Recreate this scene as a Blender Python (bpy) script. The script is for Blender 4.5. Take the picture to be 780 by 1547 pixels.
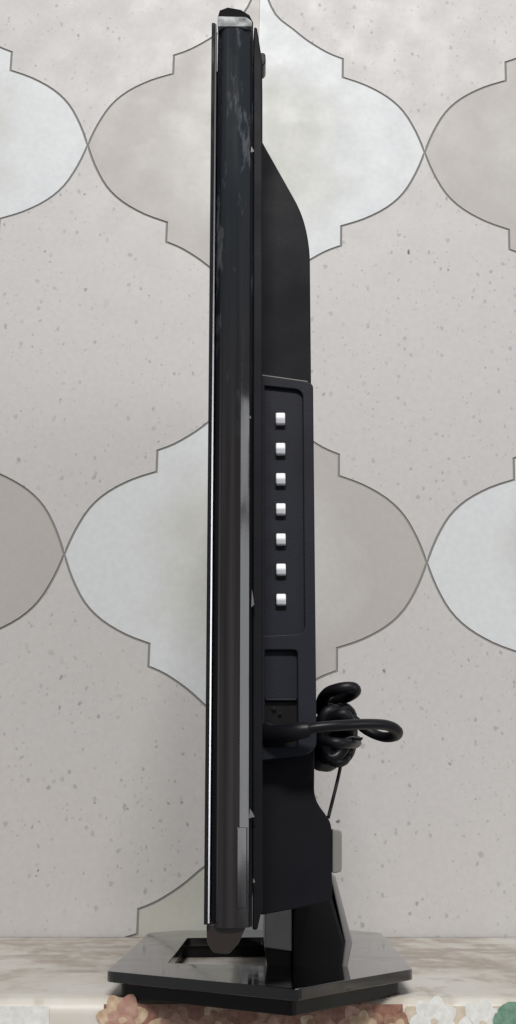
import bpy, bmesh, math, random
from mathutils import Vector, Matrix
random.seed(7)
for o in list(bpy.data.objects): bpy.data.objects.remove(o)
S = bpy.context.scene
COL = S.collection

# ------------------------------------------------------------------ camera
F = 2037.0; PW, PH = 780.0, 1547.0
PITCH = math.radians(13.18); D = 0.647; H = 0.1036
cam = bpy.data.cameras.new('camera'); camo = bpy.data.objects.new('camera', cam); COL.objects.link(camo)
cam.sensor_fit = 'VERTICAL'; cam.sensor_height = 36; cam.lens = F/PH*36
cam.clip_start = 0.01; cam.clip_end = 50
camo.location = (0, -D, H); camo.rotation_euler = (math.pi/2+PITCH, 0, 0)
S.camera = camo

# ------------------------------------------------------------------ light
w = bpy.data.worlds.new('World'); S.world = w; w.use_nodes = True
w.node_tree.nodes['Background'].inputs[0].default_value = (0.95, 0.97, 1.0, 1)
w.node_tree.nodes['Background'].inputs[1].default_value = 0.28
def area(name, loc, target, sx, sy, power, col=(1, 1, 1)):
    l = bpy.data.lights.new(name, 'AREA'); l.shape = 'RECTANGLE'; l.size = sx; l.size_y = sy
    l.energy = power; l.color = col
    o = bpy.data.objects.new(name, l); COL.objects.link(o); o.location = loc
    o.rotation_euler = (Vector(target)-Vector(loc)).to_track_quat('-Z', 'Y').to_euler()
    return o
area('ceiling_lamp', (0.05, -4.0, 4.15), (0.0, 0.7, 0.2), 2.0, 0.7, 335.0, (1.0, 0.975, 0.945))
area('streak_lamp_lower', (1.72, -0.95, 0.36), (0.05, 0.0, 0.3), 0.75, 0.66, 6.5, (0.95, 0.97, 1.0))  # added pair of lamps, shaped to reflect as the bezel's split streak
area('streak_lamp_upper', (1.72, -0.95, 0.84), (0.05, 0.0, 0.4), 0.75, 0.20, 2.0, (0.95, 0.97, 1.0))
S.view_settings.view_transform = 'Standard'; S.view_settings.look = 'None'
S.view_settings.exposure = 0.0; S.view_settings.gamma = 1.0; S.view_settings.use_curve_mapping = False
S.render.engine = 'CYCLES'; S.render.resolution_x = 516; S.render.resolution_y = 1024

# ------------------------------------------------------------------ helpers
def ray(px, py):
    x = (px-PW/2)/F; y = (PH/2-py)/F
    c, s = math.cos(PITCH), math.sin(PITCH)
    return Vector((x, c - y*s, s + y*c))
def at(px, py, Y):                       # point of the vertical plane at depth Y
    r = ray(px, py); t = (Y+D)/r.y
    return Vector((r.x*t, Y, H+r.z*t))
def on(px, py, Z):                       # point of the level plane at height Z
    r = ray(px, py); t = (Z-H)/r.z
    return Vector((r.x*t, -D+r.y*t, Z))
def xz(px, py, Y): p = at(px, py, Y); return (p.x, p.z)

def link(name, me, mat, parent=None, smooth=False, bevel=0, seg=2):
    o = bpy.data.objects.new(name, me); COL.objects.link(o)
    if mat and not me.materials: me.materials.append(mat)
    if smooth:
        for p in me.polygons: p.use_smooth = True
    if bevel:
        b = o.modifiers.new('bevel', 'BEVEL'); b.width = bevel; b.segments = seg
        b.limit_method = 'ANGLE'; b.angle_limit = math.radians(35); b.harden_normals = False
    if parent is not None:
        o.parent = parent
        pl = parent.get('_origin')
        if pl is not None: o.matrix_parent_inverse = Matrix.Translation(-Vector(pl))
    return o
def tag(o, label=None, cat=None, group=None, kind=None):
    if label: o['label'] = label
    if cat: o['category'] = cat
    if group: o['group'] = group
    if kind: o['kind'] = kind
    return o
def to_mesh(bm):
    bmesh.ops.recalc_face_normals(bm, faces=bm.faces)
    me = bpy.data.meshes.new('mesh'); bm.to_mesh(me); bm.free(); return me
AX = {'Y': lambda a, b, c: (a, c, b), 'Z': lambda a, b, c: (a, b, c), 'X': lambda a, b, c: (c, a, b)}
def prism(poly, c0, c1, axis='Y', holes=()):
    """poly (2D) extruded from c0 to c1 along an axis; holes are further 2D loops"""
    f = AX[axis]; bm = bmesh.new()
    if not holes:
        a = [bm.verts.new(f(u, v, c0)) for u, v in poly]; b = [bm.verts.new(f(u, v, c1)) for u, v in poly]
        bm.faces.new(a); bm.faces.new(b[::-1])
        n = len(poly)
        for i in range(n): bm.faces.new((a[i], a[(i+1) % n], b[(i+1) % n], b[i]))
        return to_mesh(bm)
    edges = []
    for loop in [poly]+list(holes):
        vs = [bm.verts.new(f(u, v, c0)) for u, v in loop]
        for i in range(len(vs)): edges.append(bm.edges.new((vs[i], vs[(i+1) % len(vs)])))
    r = bmesh.ops.triangle_fill(bm, use_beauty=True, use_dissolve=True, edges=edges)
    faces = [g for g in r['geom'] if isinstance(g, bmesh.types.BMFace)]
    ex = bmesh.ops.extrude_face_region(bm, geom=bm.faces[:])
    d = Vector(f(0, 0, c1))-Vector(f(0, 0, c0))
    bmesh.ops.translate(bm, vec=d, verts=[g for g in ex['geom'] if isinstance(g, bmesh.types.BMVert)])
    return to_mesh(bm)
def rnd(poly, radii, n=5):
    """round the corners of a 2D polygon"""
    out = []; m = len(poly)
    if not hasattr(radii, '__len__'): radii = [radii]*m
    for i in range(m):
        p = Vector(poly[i]); a = Vector(poly[i-1]); b = Vector(poly[(i+1) % m]); r = radii[i]
        if r <= 0: out.append(tuple(p)); continue
        da, db = a-p, b-p
        r = min(r, da.length*.48, db.length*.48)
        s, e = p+da.normalized()*r, p+db.normalized()*r
        for k in range(n+1):
            t = k/n; q = s*(1-t)**2+p*2*t*(1-t)+e*t*t; out.append(tuple(q))
    return out
def rect(x0, z0, x1, z1): return [(x0, z0), (x1, z0), (x1, z1), (x0, z1)]
def box(x0, x1, y0, y1, z0, z1): return prism(rect(x0, z0, x1, z1), y0, y1, 'Y')
def spline(pts, n=10):
    P = [Vector(p) for p in pts]; out = []
    for i in range(len(P)-1):
        p0, p1, p2, p3 = P[max(i-1, 0)], P[i], P[i+1], P[min(i+2, len(P)-1)]
        for k in range(n):
            t = k/n
            out.append(.5*((2*p1)+(-p0+p2)*t+(2*p0-5*p1+4*p2-p3)*t*t+(-p0+3*p1-3*p2+p3)*t**3))
    out.append(P[-1]); return out
def tube(bm, path, r, sides=12, flat=1.0):
    rings = []; up = Vector((0, 0, 1)); n = None
    for i, p in enumerate(path):
        t = (path[min(i+1, len(path)-1)]-path[max(i-1, 0)]).normalized()
        if n is None:
            n = t.cross(up)
            if n.length < .1: n = t.cross(Vector((1, 0, 0)))
        n = (n-t*n.dot(t)).normalized(); b = t.cross(n)
        rr = r(i/(len(path)-1)) if callable(r) else r
        rings.append([bm.verts.new(p+(n*math.cos(a)*rr+b*math.sin(a)*rr*flat)) for a in [2*math.pi*k/sides for k in range(sides)]])
    for a, b in zip(rings, rings[1:]):
        for k in range(sides): bm.faces.new((a[k], a[(k+1) % sides], b[(k+1) % sides], b[k]))
    bm.faces.new(rings[0]); bm.faces.new(rings[-1])

# ------------------------------------------------------------------ materials
def mat(name, col, rough=.5, metal=0, spec=.5, coat=0, trans=0, ior=1.45):
    m = bpy.data.materials.new(name); m.use_nodes = True
    b = m.node_tree.nodes['Principled BSDF']
    b.inputs['Base Color'].default_value = (*col, 1); b.inputs['Roughness'].default_value = rough
    b.inputs['Metallic'].default_value = metal; b.inputs['Specular IOR Level'].default_value = spec
    b.inputs['Coat Weight'].default_value = coat; b.inputs['Coat Roughness'].default_value = .06
    b.inputs['Transmission Weight'].default_value = trans; b.inputs['IOR'].default_value = ior
    return m
class NT:
    def __init__(s, m): s.m = m; s.t = m.node_tree; s.b = s.t.nodes['Principled BSDF']; s.c = None
    def n(s, typ, **kw):
        x = s.t.nodes.new(typ)
        for k, v in kw.items(): setattr(x, k, v)
        return x
    def l(s, a, b): s.t.links.new(a, b)
    def coord(s, scale=(1, 1, 1), which='Object'):
        tc = s.n('ShaderNodeTexCoord'); mp = s.n('ShaderNodeMapping'); mp.inputs['Scale'].default_value = scale
        s.l(tc.outputs[which], mp.inputs[0]); return mp.outputs[0]
    def noise(s, vec, scale, detail=3, rough=.5):
        x = s.n('ShaderNodeTexNoise'); x.inputs['Scale'].default_value = scale; x.inputs['Detail'].default_value = detail
        x.inputs['Roughness'].default_value = rough; s.l(vec, x.inputs['Vector']); return x.outputs['Fac']
    def ramp(s, fac, stops):
        x = s.n('ShaderNodeValToRGB'); e = x.color_ramp.elements
        while len(e) < len(stops): e.new(.5)
        for el, (p, c) in zip(e, stops): el.position = p; el.color = (*c, 1) if len(c) == 3 else c
        s.l(fac, x.inputs[0]); return x.outputs[0]
    def math(s, op, a, b=None, clamp=False):
        x = s.n('ShaderNodeMath', operation=op, use_clamp=clamp)
        for i, v in enumerate((a, b)):
            if v is None: continue
            if hasattr(v, 'is_linked'): s.l(v, x.inputs[i])
            else: x.inputs[i].default_value = v
        return x.outputs[0]
    def mix(s, fac, a, b, blend='MIX'):
        x = s.n('ShaderNodeMix', data_type='RGBA', blend_type=blend)
        for i, v in ((0, fac), (6, a), (7, b)):
            if hasattr(v, 'is_linked'): s.l(v, x.inputs[i])
            else: x.inputs[i].default_value = (*v, 1) if hasattr(v, '__len__') else v
        return x.outputs[2]
    def bump(s, h, strength=.2, dist=.001):
        x = s.n('ShaderNodeBump'); x.inputs['Strength'].default_value = strength; x.inputs['Distance'].default_value = dist
        s.l(h, x.inputs['Height']); s.l(x.outputs[0], s.b.inputs['Normal'])
def g(v): return (v, v, v)

def tile_mat(name, centre, edge, specks):
    m = mat(name, edge, .42, spec=.3); t = NT(m)
    info = t.n('ShaderNodeObjectInfo')
    tc = t.n('ShaderNodeTexCoord'); add = t.n('ShaderNodeVectorMath', operation='ADD')
    off = t.n('ShaderNodeVectorMath', operation='SCALE'); t.l(info.outputs['Location'], off.inputs[0]); off.inputs['Scale'].default_value = 1.0
    t.l(tc.outputs['Object'], add.inputs[0]); t.l(off.outputs[0], add.inputs[1])
    V = add.outputs[0]
    # printed cloud towards the middle of each lantern
    mp = t.n('ShaderNodeMapping'); mp.inputs['Scale'].default_value = (1/.15, 0, 1/.16); t.l(tc.outputs['Object'], mp.inputs[0])
    ln = t.n('ShaderNodeVectorMath', operation='LENGTH'); t.l(mp.outputs[0], ln.inputs[0])
    nz = t.noise(V, 14, 4, .6)
    d = t.math('ADD', ln.outputs['Value'], t.math('MULTIPLY', t.math('SUBTRACT', nz, .5), .7))
    c = t.mix(t.ramp(d, [(.38, g(0)), (.82, g(1))]), centre, edge)
    # soft large-scale mottling
    c = t.mix(t.ramp(t.noise(V, 5, 3), [(.3, g(.0)), (.75, g(.16))]), c, tuple(x*.86 for x in edge))
    c = t.mix(t.ramp(t.noise(V, 160, 2), [(.42, g(.07)), (.6, g(0))]), c, g(.25))
    for sc, thr, amt, stretch in specks:
        mp2 = t.n('ShaderNodeMapping'); mp2.inputs['Scale'].default_value = (1, 0, stretch); t.l(V, mp2.inputs[0])
        wob = t.n('ShaderNodeTexNoise'); wob.inputs['Scale'].default_value = 260; t.l(V, wob.inputs['Vector'])
        ws = t.n('ShaderNodeVectorMath', operation='SCALE'); t.l(wob.outputs['Color'], ws.inputs[0]); ws.inputs['Scale'].default_value = .004
        wa = t.n('ShaderNodeVectorMath', operation='ADD'); t.l(mp2.outputs[0], wa.inputs[0]); t.l(ws.outputs[0], wa.inputs[1])
        vo = t.n('ShaderNodeTexVoronoi'); vo.inputs['Scale'].default_value = sc; t.l(wa.outputs[0], vo.inputs['Vector'])
        sep = t.n('ShaderNodeSeparateColor'); t.l(vo.outputs['Color'], sep.inputs[0])
        size = t.math('MULTIPLY', t.math('POWER', sep.outputs[0], 3.0), thr)
        f = t.math('SUBTRACT', size, vo.outputs['Distance'])
        f = t.math('MULTIPLY', f, 14.0, True)
        f = t.math('MULTIPLY', f, t.math('MULTIPLY', sep.outputs[1], amt))
        c = t.mix(f, c, (.10, .095, .10))
    t.l(c, t.b.inputs['Base Color'])
    t.l(t.ramp(t.noise(V, 30, 3), [(.3, g(.36)), (.7, g(.5))]), t.b.inputs['Roughness'])
    t.bump(t.noise(V, 9, 2), .12, .004)
    return m
M = {}
M['tile_white'] = tile_mat('glazed tile, cool white', (.475, .48, .45), (.58, .60, .615), [(95, .14, .5, .8)])
M['tile_beige'] = tile_mat('glazed tile, warm grey', (.50, .49, .475), (.405, .385, .365), [(80, .12, .5, .8)])
M['tile_olive'] = tile_mat('glazed tile, pale olive', (.46, .46, .42), (.44, .44, .395), [(80, .12, .5, .8)])
M['tile_speck'] = tile_mat('glazed tile, speckled grey', (.497, .482, .478), (.492, .478, .472),
                           [(85, .26, 1.1, .7), (150, .36, .9, .8), (55, .17, 1.2, .45), (230, .36, .4, .9)])
M['grout'] = mat('dark grout', (.22, .215, .205), .9)

def plastic(name, col, rough, bumpy=.1, scale=700, dust=0.0, spec=.5):
    m = mat(name, col, rough, spec=spec); t = NT(m); V = t.coord()
    c = t.mix(t.ramp(t.noise(V, 22, 4, .6), [(.35, g(0)), (.75, g(1))]), col, tuple(x*1.35+.001 for x in col))
    if dust: c = t.mix(t.ramp(t.noise(V, 900, 2, .7), [(.66, g(0)), (.78, g(dust))]), c, g(.25))
    t.l(c, t.b.inputs['Base Color'])
    t.l(t.ramp(t.noise(V, 40, 3), [(.3, g(rough-.06)), (.7, g(rough+.08))]), t.b.inputs['Roughness'])
    if bumpy: t.bump(t.noise(V, scale, 2), bumpy, .0004)
    return m
M['cover'] = plastic('matt black plastic', (.0040, .0036, .0058), .55, .12, dust=.03, spec=.16)
M['panel'] = plastic('blue black textured plastic', (.0085, .0095, .0150), .52, .15, dust=.04, spec=.22)
M['socket'] = plastic('black socket plastic', (.005, .004, .005), .4, .0, spec=.25)
M['gloss'] = plastic('piano black plastic', (.006, .006, .007), .12, .0)
M['base'] = plastic('glossy black stand plastic', (.006, .0058, .006), .08, .0, dust=.06, spec=.8)
M['base'].node_tree.nodes['Principled BSDF'].inputs['Coat Weight'].default_value = .2
M['base'].node_tree.nodes['Principled BSDF'].inputs['Coat IOR'].default_value = 1.5
M['neck'] = plastic('dark neck plastic', (.006, .0055, .0065), .42, .05, spec=.25)
M['neckgrey'] = plastic('light grey plastic', (.20, .19, .19), .45, .1)  # one mottled light grey for the front panel and rear shell
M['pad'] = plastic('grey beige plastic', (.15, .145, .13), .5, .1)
M['matt'] = plastic('dull black plastic', (.006, .0055, .006), .6, .05, spec=.05)
M['skirt'] = plastic('satin black stand plastic', (.005, .0048, .005), .3, .05, spec=.25)
M['cord'] = plastic('black rubber cord', (.004, .004, .006), .42, .0, spec=.32)
M['silver'] = mat('polished silver glint', (.40, .40, .41), .3, metal=1)
M['button'] = mat('white button plastic', (.74, .75, .78), .4)
M['film'] = mat('torn clear film', (.13, .125, .125), .3)
def bezel_mat():
    m = mat('smoky acrylic bezel', (.014, .013, .014), .07, coat=.2); t = NT(m); V = t.coord((1, 1, .22))
    V2 = t.coord((1, 1, 1)); V3 = t.coord((3.0, 1, .06))
    sp = t.n('ShaderNodeSeparateXYZ'); t.l(V2, sp.inputs[0])
    streak = t.ramp(t.noise(V3, 70, 2, .5), [(.34, (.005, .0045, .005)), (.52, (.014, .012, .013)), (.70, (.027, .024, .025))])  # uneven reflections put into the colour as upright bands
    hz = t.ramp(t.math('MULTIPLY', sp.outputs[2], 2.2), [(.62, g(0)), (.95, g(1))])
    blue = t.mix(t.math('MULTIPLY', hz, .6), streak, (.012, .018, .024))  # bluish reflection painted over the upper part
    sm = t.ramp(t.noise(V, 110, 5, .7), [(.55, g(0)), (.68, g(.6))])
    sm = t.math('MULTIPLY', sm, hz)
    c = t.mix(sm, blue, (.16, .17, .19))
    dust = t.ramp(t.noise(V2, 420, 3, .7), [(.70, g(0)), (.80, g(.3))])
    c = t.mix(dust, c, (.2, .2, .2)); t.l(c, t.b.inputs['Base Color'])
    t.l(t.ramp(t.noise(V, 60, 4), [(.35, g(.05)), (.75, g(.22))]), t.b.inputs['Roughness'])
    t.bump(t.noise(t.coord((1, 1, .2)), 90, 2, .5), .22, .0013)
    return m
M['bezel'] = bezel_mat()
def acrylic(name, tint, trans, rough):
    m = mat(name, tint, rough, trans=trans, ior=1.49); t = NT(m); V = t.coord()
    t.l(t.ramp(t.noise(V, 160, 3), [(.35, g(rough*.5)), (.7, g(rough*2.2))]), t.b.inputs['Roughness']); return m
M['acrylic'] = acrylic('smoky clear acrylic', (.04, .030, .027), .4, .05)
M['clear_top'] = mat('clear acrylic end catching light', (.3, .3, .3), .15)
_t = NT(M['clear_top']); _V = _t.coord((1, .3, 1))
_t.l(_t.ramp(_t.noise(_V, 120, 3), [(.36, (.05, .055, .06)), (.55, (.28, .29, .30)), (.75, (.6, .6, .6))]), _t.b.inputs['Base Color']); _t.bump(_t.noise(_V, 120, 2), .12, .001)  # bright smears of caught light painted into the base colour

def cloth_mat():
    m = mat('printed plastic tablecloth', (.55, .54, .52), .42); t = NT(m)
    V = t.coord((1.0, .55, 1)); n1 = t.noise(V, 9, 5, .6)
    c = t.ramp(n1, [(.34, (.60, .59, .55)), (.46, (.54, .50, .44)), (.55, (.32, .27, .22)), (.61, (.50, .46, .40)), (.75, (.64, .63, .60))])
    c = t.mix(t.ramp(t.noise(t.coord((.6, 2.0, 1)), 16, 4), [(.45, g(0)), (.7, g(.45))]), c, (.62, .63, .61))
    c = t.mix(t.ramp(t.noise(t.coord((1.3, .7, 1)), 23, 4, .65), [(.54, g(0)), (.66, g(.7))]), c, (.36, .31, .26))
    t.l(c, t.b.inputs['Base Color']); t.bump(t.noise(t.coord((1, .5, 1)), 30, 3), .25, .002)
    return m
M['cloth'] = cloth_mat()
def print_mat(name, a, b):
    m = mat(name, a, .35); t = NT(m); V = t.coord()
    t.l(t.ramp(t.noise(V, 210, 4, .6), [(.35, a), (.68, b)]), t.b.inputs['Base Color']); return m
M['petal_tan'] = print_mat('tan print', (.40, .27, .17), (.62, .48, .34))
M['petal_deep'] = print_mat('brown print', (.22, .11, .075), (.40, .25, .17))
M['petal_pink'] = print_mat('pink print', (.34, .18, .14), (.50, .32, .25))
M['petal_white'] = print_mat('white print', (.60, .60, .56), (.74, .74, .71))
M['print_sand'] = print_mat('sand print', (.52, .44, .34), (.60, .52, .42))
M['print_green'] = print_mat('green print', (.10, .20, .14), (.20, .32, .24))
M['print_rust'] = print_mat('rust print', (.20, .09, .065), (.33, .17, .12))

# ------------------------------------------------------------------ wall of lantern tiles
WY = 0.724
A = at(387, 225, WY); B = at(371, 844, WY); PZ = (A-B).length
C0 = at(132, 222, WY); C1 = at(642, 228, WY); C2 = at(98, 843, WY); C3 = at(645, 845, WY)
PX = ((C1-C0).length+(C3-C2).length)/2
down = (B-A).normalized(); TH = math.atan2(down.x, -down.z)        # in-plane lean of the tiling
right = Vector((math.cos(TH), 0, math.sin(TH)))
print('pitch', PX, PZ, math.degrees(TH))
a, b = PX/2, PZ/2
q = [(0, -310), (7, -268), (25, -225), (52, -201), (76, -181), (106, -162), (130, -152), (130, -121), (164, -109), (198, -90), (223, -66), (242, -33)]
q = [(x/255*a, y/310*b) for x, y in q]
quarter = q
half_r = quarter+[(a, 0)]+[(x, -y) for x, y in quarter[::-1]]         # right half, bottom tip -> top tip
lantern = half_r+[(-x, y) for x, y in half_r[::-1][1:-1]]
# the lanterns of the offset rows fill what is left between the first ones
def comp_outline():
    r = [(a-x, b+y) for x, y in quarter]                              # from (a,0) up to near (0,b)
    r = r+[(0, b)]
    ul = [(-x, y) for x, y in r[::-1]]
    ll = [(x, -y) for x, y in ul[::-1]]
    lr = [(-x, y) for x, y in ll[::-1]]
    return r[:-1]+ul[:-1]+ll[:-1]+lr[:-1]
comp = comp_outline()
def inset(poly, d):
    area2 = sum(poly[i-1][0]*poly[i][1]-poly[i][0]*poly[i-1][1] for i in range(len(poly)))
    sgn = 1 if area2 > 0 else -1; out = []
    n = len(poly)
    for i in range(n):
        p0, p, p1 = Vector(poly[i-1]), Vector(poly[i]), Vector(poly[(i+1) % n])
        e0, e1 = (p-p0).normalized(), (p1-p).normalized()
        n0, n1 = Vector((-e0.y, e0.x))*sgn, Vector((-e1.y, e1.x))*sgn
        k = max(1+n0.dot(n1), .45)
        out.append(tuple(p+(n0+n1)*(d/k)))
    return out
def smoothpoly(poly, sharp):                     # refine the arcs, keep the corners
    out = []; n = len(poly)
    for i in range(n):
        p0, p1, p2, p3 = [Vector(poly[(i+k) % n]) for k in (-1, 0, 1, 2)]
        if sharp(poly[i]): p0 = p1
        if sharp(poly[(i+1) % n]): p3 = p2
        for k in range(3):
            t = k/3
            if sharp(poly[i]) and sharp(poly[(i+1) % n]) : 
                if k == 0: out.append(tuple(p1))
                continue
            out.append(tuple(.5*((2*p1)+(-p0+p2)*t+(2*p0-5*p1+4*p2-p3)*t*t+(-p0+3*p1-3*p2+p3)*t**3)))
    return out
sx, sz1, sz2 = 130/255*a, 121/310*b, 152/310*b
def near(v, c): return abs(abs(v)-c) < 1e-5
def sh1(p): return near(p[0], 0) or near(p[1], 0) or (near(p[0], sx) and (near(p[1], sz1) or near(p[1], sz2)))
def sh2(p): return near(p[0], 0) or near(p[1], 0) or (near(p[0], a-sx) and (near(p[1], b-sz1) or near(p[1], b-sz2)))
GAP = .0012; TK = .006
hr = inset(smoothpoly(half_r, sh1), GAP)
hr = [(max(x, .0002), z) for x, z in hr]
hl = [(-x, z) for x, z in hr]
cf = inset(smoothpoly(comp, sh2), GAP)
me_r = prism(hr, WY, WY+TK); me_l = prism(hl, WY, WY+TK); me_c = prism(cf, WY, WY+TK)
for me in (me_r, me_l, me_c):
    for v in me.vertices: v.co.y -= WY
wall = link('wall', prism([(-.75, -.30), (.75, -.30), (.75, 1.3), (-.75, 1.3)], WY+.0011, WY+.06), M['grout'])
tag(wall, 'pale wall of lantern shaped tiles with dark grey joints', None, None, 'structure')
def tile(me, m, c):
    me2 = me.get(m) if isinstance(me, dict) else me
    o = bpy.data.objects.new('tile', me2); COL.objects.link(o)
    o.location = c; o.rotation_euler = (0, -TH, 0); o.parent = wall
    o.rotation_euler.z = random.uniform(-.0015, .0015)
    return o
def variants(me, names):
    d = {}
    for n in names:
        c = me.copy(); c.materials.append(M[n]); d[n] = c
    return d
RM = variants(me_r, ['tile_white', 'tile_beige', 'tile_olive']); LM = variants(me_l, ['tile_white', 'tile_beige', 'tile_olive'])
CM = variants(me_c, ['tile_speck'])
A2 = A.copy()
for i in range(-1, 4):
    for j in range(-2, 3):
        c = A2+down*(PZ*i)+right*(PX*j)
        lw = (i % 2 == 1); other = 'tile_olive' if i == 2 else 'tile_beige'
        tile(RM, 'tile_white' if not lw else other, c); tile(LM, 'tile_white' if lw else other, c)
        tile(CM, 'tile_speck', c+down*(PZ/2)+right*(PX/2))

# ------------------------------------------------------------------ table and cloth
EY = 0.243                                       # front edge of the table
table = link('table_top', box(-.72, .72, EY+.004, WY-.004, -.30, -.0035), M['print_sand'])
tag(table, 'table top under the printed cloth', None, None, 'structure')
prof = [(WY-.0015, .0)]
for k in range(1, 30): prof.append((WY-.0015+(EY+.010-WY)*k/29, 0))
for k in range(1, 7):
    an = k/6*math.pi/2; prof.append((EY+.010-.010*math.sin(an), -.010+.010*math.cos(an)))
for k in range(1, 12): prof.append((EY, -.010-.012*k))
bm = bmesh.new(); NX = 140; grid = []
from mathutils import noise as mnoise
for (y, z) in prof:
    row = []
    for k in range(NX+1):
        x = -.7+1.4*k/NX
        dz = 0; dy = 0
        if z > -.001: dz = .0009*mnoise.noise(Vector((x*9, y*6, 0)))*min(1, (WY-y)*20)-.0009
        else: dy = -.0016+.0015*mnoise.noise(Vector((x*14, z*4, 3)))
        row.append(bm.verts.new((x, y+dy, z+dz)))
    grid.append(row)
for r0, r1 in zip(grid, grid[1:]):
    for k in range(NX): bm.faces.new((r0[k], r0[k+1], r1[k+1], r1[k]))
cloth = link('tablecloth', to_mesh(bm), M['cloth'], smooth=True)
tag(cloth, 'pale marbled plastic tablecloth with printed flowers on its hanging edge', 'tablecloth')
sol = cloth.modifiers.new('thickness', 'SOLIDIFY'); sol.thickness = .0012; sol.offset = -1

def patch(name, poly, layer, m, parent=cloth):     # a flat print lying on the hanging side of the cloth
    y0 = EY-.0034-.00005*layer
    return link(name, prism(poly, y0, y0+.00003), m, parent)
def petal_ring(cx, cz, r0, pr, n, ph=0, sq=1.0):
    out = []
    for k in range(n):
        an = ph+2*math.pi*k/n; ux, uz = math.cos(an), math.sin(an)
        loop = []
        for j in range(14):
            t = 2*math.pi*j/14
            u, v = pr*math.cos(t)*(1.0+.12*math.cos(3*t)), pr*.78*math.sin(t)
            loop.append((cx+(r0+u)*ux-v*uz, cz+((r0+u)*uz+v*ux)*sq))
        out.append(loop)
    return out
def flower(px, py, r, outer, inner, heart):
    c = at(px, py, EY); k = 0
    bm = bmesh.new()
    for lp in petal_ring(c.x, c.z, r*.50, r*.46, 7, random.random()):
        k += 1
        patch('printed_petal', lp, 2+k, random.choice((outer, outer, inner, heart)) if outer is not M['petal_white'] else outer)
    for lp in petal_ring(c.x+r*.05, c.z+r*.08, r*.26, r*.32, 5, random.random()):
        k += 1; patch('printed_petal', lp, 2+k, inner)
    patch('printed_petal', petal_ring(c.x, c.z, 0, r*.16, 1)[0], 3+k, heart)
    bm.free()
def pxr(x0, y0, x1, y1):
    p, s = at(x0, y0, EY), at(x1, y1, EY); return rect(p.x, s.z, s.x, p.z)
patch('printed_band', pxr(-60, 1519, 70, 1700), 0, M['petal_white'])
patch('printed_band', pxr(158, 1516, 612, 1700), 0, M['print_rust'])
patch('printed_band', pxr(612, 1519, 860, 1700), 1, M['print_sand'])
for px, py, r, o_, i_, h_ in [(186, 1540, .0165, 'petal_tan', 'petal_pink', 'petal_tan'), (262, 1556, .016, 'petal_deep', 'petal_pink', 'petal_tan'),
                              (330, 1545, .013, 'petal_pink', 'petal_deep', 'petal_tan'), (410, 1562, .017, 'petal_deep', 'petal_pink', 'petal_deep'),
                              (480, 1550, .012, 'petal_tan', 'petal_deep', 'petal_pink'), (545, 1550, .015, 'petal_pink', 'petal_tan', 'petal_deep'),
                              (600, 1560, .013, 'petal_deep', 'petal_tan', 'petal_pink'), (215, 1585, .014, 'petal_pink', 'petal_tan', 'petal_deep'),
                              (655, 1542, .0155, 'petal_white', 'petal_white', 'print_sand'), (728, 1545, .0150, 'petal_white', 'petal_white', 'print_sand')]:
    flower(px, py, r, M[o_], M[i_], M[h_])
for px, py, r in [(770, 1530, .009), (781, 1545, .011), (762, 1550, .009)]:
    c = at(px, py, EY); patch('printed_leaf', petal_ring(c.x, c.z, 0, r, 1, random.random()*3)[0], 20+px % 5, M['print_green'])

# ------------------------------------------------------------------ television
TW = 0.676                                          # width of the set, away from the camera
TVO = Vector((0.03, .37, 0))
tv = bpy.data.objects.new('television', None); COL.objects.link(tv); tv.location = TVO; tv.empty_display_size = .05
tv['_origin'] = tuple(TVO)
tag(tv, 'thin black flat television seen edge on, standing on a glossy black base', 'television')
def part(name, me, m, parent=tv, **k):
    if parent is not tv: parent['_origin'] = tuple(TVO)
    o = link(name, me, m, None, **k); o.parent = parent
    o.matrix_parent_inverse = Matrix.Translation(-TVO) if parent is tv else Matrix.Identity(4)
    return o
def X(px, py, Y=0): return at(px, py, Y).x
def Z(py, Y=0): return at(390, py, Y).z
xl = X(314.2, 700); ztop, zbot = Z(35), Z(1397)
xf = xl+.0019
part('front_frame', prism(rect(-.0006, zbot, TW-.004, ztop), xl, xf, 'X', [rect(.022, zbot+.02, TW-.022, ztop-.018)]), M['gloss'], bevel=.0004)
part('screen', prism(rect(.0205, zbot+.0185, TW-.0205, ztop-.0165), xl+.0006, xf+.003, 'X'), M['gloss'])
# added silver facet, angled to stand in for a bright edge reflection
e0, e1 = (xf, -.0010), (xf+.0007, -.0010+.00044)
part('edge_glint', prism([e0, e1, (e1[0], .009), (xf, .009)], zbot+.0006, ztop-.001, 'Z'), M['silver'])
# near and far upright of the smoky bezel (plan section, upright extrusion)
xb0 = xf+.0011; xb1 = X(381.5, 700); s = (xb1-xb0)/66.0
def sect(flip):
    pts = [(0, .0080), (1.2, .0040), (9, .0014), (13, .0006), (17.5, .0000), (38, .0000), (42.0, .0002)]
    for k in range(0, 9):
        t = k/8; pts.append((46+14.5*t, .00045+.0022*t+.0004*t*t))
    pts += [(63.0, .0056), (66, .0075), (66, .022), (0, .022)]
    return [(xb0+u*s, (TW-y if flip else y)) for u, y in pts]
zb_top, zb_bot = Z(27), Z(1402)
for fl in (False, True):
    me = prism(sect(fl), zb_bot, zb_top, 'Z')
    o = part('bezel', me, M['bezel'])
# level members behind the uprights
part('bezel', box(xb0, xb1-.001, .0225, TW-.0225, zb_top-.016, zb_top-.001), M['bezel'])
part('bezel', box(xb0, xb1-.001, .0225, TW-.0225, zb_bot+.001, zb_bot+.018), M['bezel'])
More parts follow.
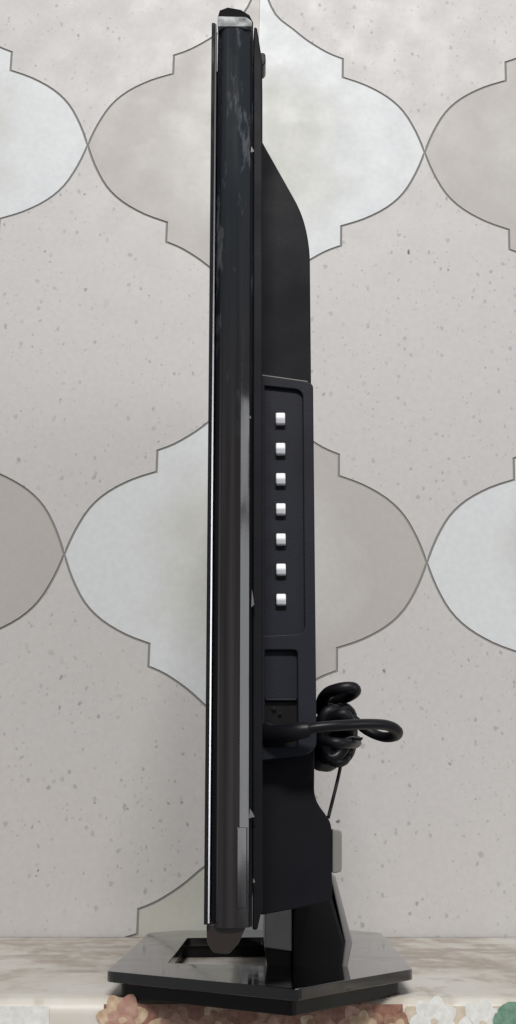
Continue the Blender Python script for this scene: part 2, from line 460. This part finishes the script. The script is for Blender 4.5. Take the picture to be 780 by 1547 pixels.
# clear ends
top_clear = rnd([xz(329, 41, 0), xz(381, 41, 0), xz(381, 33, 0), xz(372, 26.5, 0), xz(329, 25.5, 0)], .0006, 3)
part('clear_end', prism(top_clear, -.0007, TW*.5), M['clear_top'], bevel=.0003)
bot = rnd([xz(311.5, 1397, 0), xz(312.5, 1424, 0), xz(322, 1440, 0), xz(346, 1442, 0), xz(361, 1425, 0), xz(374, 1397, 0)], .0012, 4)
part('clear_lip', prism(bot, .0026, TW-.003), M['acrylic'], bevel=.0006)
cap = [xz(329, 26, 0), xz(332, 15, 0), xz(344, 10.5, 0), xz(364, 14, 0), xz(377, 22, 0), xz(383, 33.5, 0), xz(380, 33.5, 0), xz(371, 26, 0)]
part('top_cap', prism(cap, .0002, TW-.001), M['matt'], bevel=.0004)
# flange of the back cover
fy = .0085
fl = [xz(384.2, 40, fy), xz(388.5, 41, fy), xz(396.2, 90, fy), (X(397, 400, fy), Z(150, fy)), (X(396.2, 700, fy), Z(1370, fy)), (X(389, 700, fy), Z(1405, fy)), (xb1+.0002, Z(1405, fy)), (xb1+.0002, Z(60, fy))]
part('back_flange', prism(fl, fy, TW-fy), M['cover'], bevel=.0012, seg=3)
hk = rnd([xz(393, 85, .02), xz(401, 86, .02), xz(402, 100, .02), xz(398, 105, .02), xz(393, 105, .02)], .0015, 4)
part('hook', prism(hk, .016, .03), M['gloss'], bevel=.0005)
# back cover
cy = .045; c1 = TW-.045
xr = X(469.5, 500, cy)
cv = [xz(392, 205, cy), xz(398, 217, cy), xz(457, 322, cy), (xr, Z(372, cy)), (xr, Z(1130, cy)), (xr-.0005, Z(1207, cy)),
      (xr+.0065, Z(1236, cy)), (X(501.5, 1300, cy), Z(1247, cy)), (X(501.5, 1300, cy), Z(1362, cy)), xz(392, 1383, cy)]
cv = rnd(cv, [0, .003, .016, .02, .006, .010, .010, .005, .003, .002], 7)
part('back_cover', prism(cv, cy, c1), M['cover'], bevel=.0015, seg=3)
# side housing with buttons and the mains socket
hy = .032
xh = X(475.5, 800, hy); xi = X(399, 800, hy)
ho = rnd([(xi-.004, Z(566, hy)), (xh-.002, Z(577, hy)), (xh, Z(582, hy)), (xh, Z(1130, hy)), (xh-.006, Z(1141, hy)), (xi-.004, Z(1150, hy))], [0, .001, .002, .006, .004, 0], 4)
p1 = rnd([xz(400, 960, hy), (X(459, 800, hy), Z(957, hy)), (X(459, 800, hy), Z(589, hy)), (X(400, 800, hy), Z(583, hy))], [0, .0045, .0045, 0], 6)
p1 = [(max(x, X(400, 800, hy)), z) for x, z in p1]
p2 = rnd([(X(400, 1000, hy), Z(1128, hy)), (X(449.5, 1000, hy), Z(1128, hy)), (X(449.5, 1000, hy), Z(982, hy)), (X(400, 1000, hy), Z(982, hy))], [.0008, .002, .002, .0008], 4)
part('side_housing', prism(ho, hy, cy+.01, 'Y', [p1, p2]), M['panel'], bevel=.0008, seg=3)
bp = inset(p1, -.0004)
cp = part('control_panel', prism(bp, hy+.0022, cy+.009), M['panel'])
bx0, bx1 = X(417, 750, hy), X(431.5, 750, hy)
for k in range(7):
    py = 632.5+45.55*k
    zc = Z(py, hy); hh = (Z(py-8.7, hy)-Z(py+8.7, hy))/2
    pr = [(hy+.003, zc-hh), (hy-.0008, zc-hh*.95), (hy-.0022, zc-hh*.05), (hy-.0013, zc+hh*.95), (hy+.003, zc+hh)]
    bo = part('button', prism(pr, bx0, bx1, 'X'), M['button'], bevel=.0007, seg=3)
    sl = rect(bx0-.0006, zc-hh*1.55, bx1+.0004, zc+hh*1.12)
    part('button_slot_shade', prism(sl, hy+.0019, hy+.0024), M['socket'])  # dark sheet painting in the shaded slot below each button
hl_strip = [(xi-.001, Z(567.5, hy)), (xh-.003, Z(577.2, hy)), (xh-.003, Z(575.8, hy)), (xi-.001, Z(566, hy))]
part('housing_highlight', prism(hl_strip, hy-.0002, hy+.004), M['pad'])  # highlight along the top edge, added as a pale strip
# socket bay: blank plate above, inlet below
part('blank_plate', prism(rect(X(400, 1000, hy)-.0003, Z(1055, hy), X(449.5, 1000, hy)+.0003, Z(981, hy)), hy+.0032, cy+.009), M['panel'], bevel=.0004)
part('socket_plate', prism(rect(X(400, 1000, hy)-.0003, Z(1129, hy), X(449.5, 1000, hy)+.0003, Z(1058, hy)), hy+.0048, cy+.009), M['socket'], bevel=.0004)
part('socket_ledge', prism(rect(X(401, 1000, hy), Z(1058, hy), X(448.5, 1000, hy), Z(1054.5, hy)), hy+.0022, cy+.008), M['panel'], bevel=.0004)
bm = bmesh.new(); c = at(414, 1073, hy+.004)
for k in range(2):
    pp = at(414+9*k, 1070+8*k, hy+.0045); tube(bm, [pp, pp+Vector((0, -.0014, 0))], .0011-.0002*k, 10)
part('screw', to_mesh(bm), M['neck'])
# scraps of film caught on the bezel edge
for (px, py, w_, h_) in [(381.5, 229, 5, 10), (382, 905, 4, 26), (380.5, 1229, 8, 13), (384, 1330, 3, 6), (378.5, 632, 3, 5)]:
    p = at(px, py, .006); k = 1/2900
    pts = [(p.x-w_*k/2, p.z-h_*k*.5), (p.x+w_*k*.5, p.z-h_*k*.35), (p.x+w_*k*.15, p.z+h_*k*.1), (p.x-w_*k*.3, p.z+h_*k*.5)]
    part('film_scrap', prism(pts, .0035, .0041), M['film'])
# clear clip low on the bezel
cs = [(xb0+u*s, y) for u, y in [(42, .0008), (42.4, -.0006), (57.5, .0018), (58.5, .0026), (58.5, .006), (42, .006)]]
part('bezel_clip', prism(cs, Z(1372), Z(1250), 'Z'), M['bezel'], bevel=.0002)

# ------------------------------------------------------------------ stand
ny = .27
nk = [xz(443, 1352, ny), xz(497, 1338, ny), xz(521, 1424, ny), xz(516, 1468, ny), xz(443, 1474, ny)]
nk[3] = (nk[3][0], .012); nk[4] = (nk[4][0], .012)
part('neck', prism(nk, ny, .47), M['neck'], bevel=.002, seg=3)
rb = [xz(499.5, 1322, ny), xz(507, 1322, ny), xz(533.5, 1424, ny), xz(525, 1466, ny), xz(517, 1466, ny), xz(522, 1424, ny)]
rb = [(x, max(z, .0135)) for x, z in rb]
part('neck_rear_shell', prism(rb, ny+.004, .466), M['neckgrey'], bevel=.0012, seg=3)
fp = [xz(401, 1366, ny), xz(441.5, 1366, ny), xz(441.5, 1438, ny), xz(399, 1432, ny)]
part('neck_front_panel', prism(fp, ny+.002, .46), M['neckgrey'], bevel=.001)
lw = [xz(399, 1432, ny), xz(442, 1438, ny), xz(442, 1470, ny), xz(404, 1462, ny)]
lw = [(x, max(z, .0135)) for x, z in lw]
part('neck_foot', prism(lw, ny+.003, .465), M['neck'], bevel=.001)
pdp = rnd([xz(503, 1252, cy), xz(517.5, 1254, cy), xz(517.5, 1318, cy), xz(503, 1320, cy)], [.001, .004, .004, .001], 5)
part('rear_pad', prism(pdp, cy+.004, .2), M['pad'], bevel=.001)
HT = .0158
o1, o2, o3, o4, o5 = on(447, 1494, HT), on(161, 1467, HT), on(624, 1464, HT), on(231, 1408, HT), on(566, 1405, HT)
yb = .592; kx = lambda p: p.x
ol = [(o1.x, o1.y), (o3.x, o3.y), (o5.x+.003, yb-.03), (o5.x-.022, yb), (o4.x+.022, yb), (o4.x-.003, yb-.03), (o2.x, o2.y)]
h1, h2, h3, h4 = on(254, 1455, HT), on(283, 1417, HT), on(400, 1416, HT), on(402, 1459, HT)
hole = [(h1.x, h1.y), (h4.x, h4.y), (h3.x, h3.y), (h2.x, h2.y)]
base = part('base', prism(rnd(ol, .006, 4), HT-.0066, HT, 'Z', [rnd(hole, .003, 3)]), M['base'], bevel=.0022, seg=3)
sk = inset(ol, .0085); hk2 = inset(hole, -.003)
part('base_skirt', prism(rnd(sk, .004, 4), -.0003, HT-.0064, 'Z', [hk2]), M['skirt'], bevel=.0006)

# ------------------------------------------------------------------ power cord
CO = at(505, 1110, .05)
cord = bpy.data.objects.new('power_cord', None); COL.objects.link(cord); cord.location = CO; cord.empty_display_size = .03
tag(cord, 'black power cord plugged into the television and bundled behind it', 'power cord')
def cpart(name, bm, m=M['cord']):
    me = to_mesh(bm); o = link(name, me, m, None, smooth=True); o.parent = cord; o.matrix_parent_inverse = Matrix.Translation(-CO)
    return o
def path(pts, n=10): return spline([at(x, y, Y) for x, y, Y in pts], n)
bm = bmesh.new()
tube(bm, path([(404, 1110, .034), (415, 1111, .030), (430, 1108, .0245), (452, 1104, .020), (470, 1102, .019)]), lambda t: .0062-.0026*t, 14)
cpart('plug', bm)
bm = bmesh.new()
tube(bm, path([(452, 1104, .020), (480, 1099, .018), (515, 1096, .020), (555, 1094, .026), (585, 1096, .034), (599, 1104, .042), (596, 1112, .052), (578, 1113, .060), (556, 1104, .064), (535, 1088, .066), (515, 1076, .068), (500, 1070, .075), (492, 1085, .085)]), .0033, 14, .8)
tube(bm, path([(486, 1075, .080), (487, 1058, .070), (497, 1046, .058), (515, 1040, .052), (532, 1039, .052), (537, 1044, .056), (528, 1051, .064), (512, 1058, .072), (500, 1066, .085)]), .0031, 14)
# the folded hank, loops running away from the camera
for k in range(8):
    cx, cz = 509+random.uniform(-6, 6), 1110+random.uniform(-5, 5)
    ax, az = random.uniform(14, 22), random.uniform(33, 42); ang = random.uniform(-.35, .35); y0 = .052+.006*k
    lp = []
    for q_ in range(25):
        t = 2*math.pi*q_/24+k
        u, v = ax*math.cos(t), az*math.sin(t)
        lp.append(at(cx+u*math.cos(ang)-v*math.sin(ang), cz+u*math.sin(ang)+v*math.cos(ang), y0+.007*math.sin(t*1.0+k)+.003*math.cos(2*t)))
    tube(bm, lp, .0029, 12)
cpart('cable', bm)
bm = bmesh.new()
tube(bm, [at(509+30*math.cos(t), 1119+3*math.sin(t)+3*math.cos(t), .075-.034*math.sin(t)) for t in [2*math.pi*k/28 for k in range(29)]], .0026, 10)
tube(bm, path([(520, 1118, .050), (532, 1114, .05), (544, 1116, .05), (545, 1114, .05)], 5), .0011, 8)
cpart('cable_tie', bm)
hl_ = rnd([xz(482, 1068, .07), xz(520, 1072, .07), xz(534, 1100, .07), xz(536, 1128, .07), xz(528, 1146, .07), xz(512, 1157, .07), xz(482, 1153, .07)], .004, 4)
o = link('hank_core', prism(hl_, .070, .16), M['cover'], bevel=.004, seg=3); o.parent = cord; o.matrix_parent_inverse = Matrix.Translation(-CO)
bm = bmesh.new()
tube(bm, path([(516, 1148, .06), (513, 1166, .06), (506, 1196, .058), (496, 1236, .055)], 6), .0009, 8)
cpart('tie_tail', bm)
for o in bpy.data.objects:
    if '_origin' in o: del o['_origin']
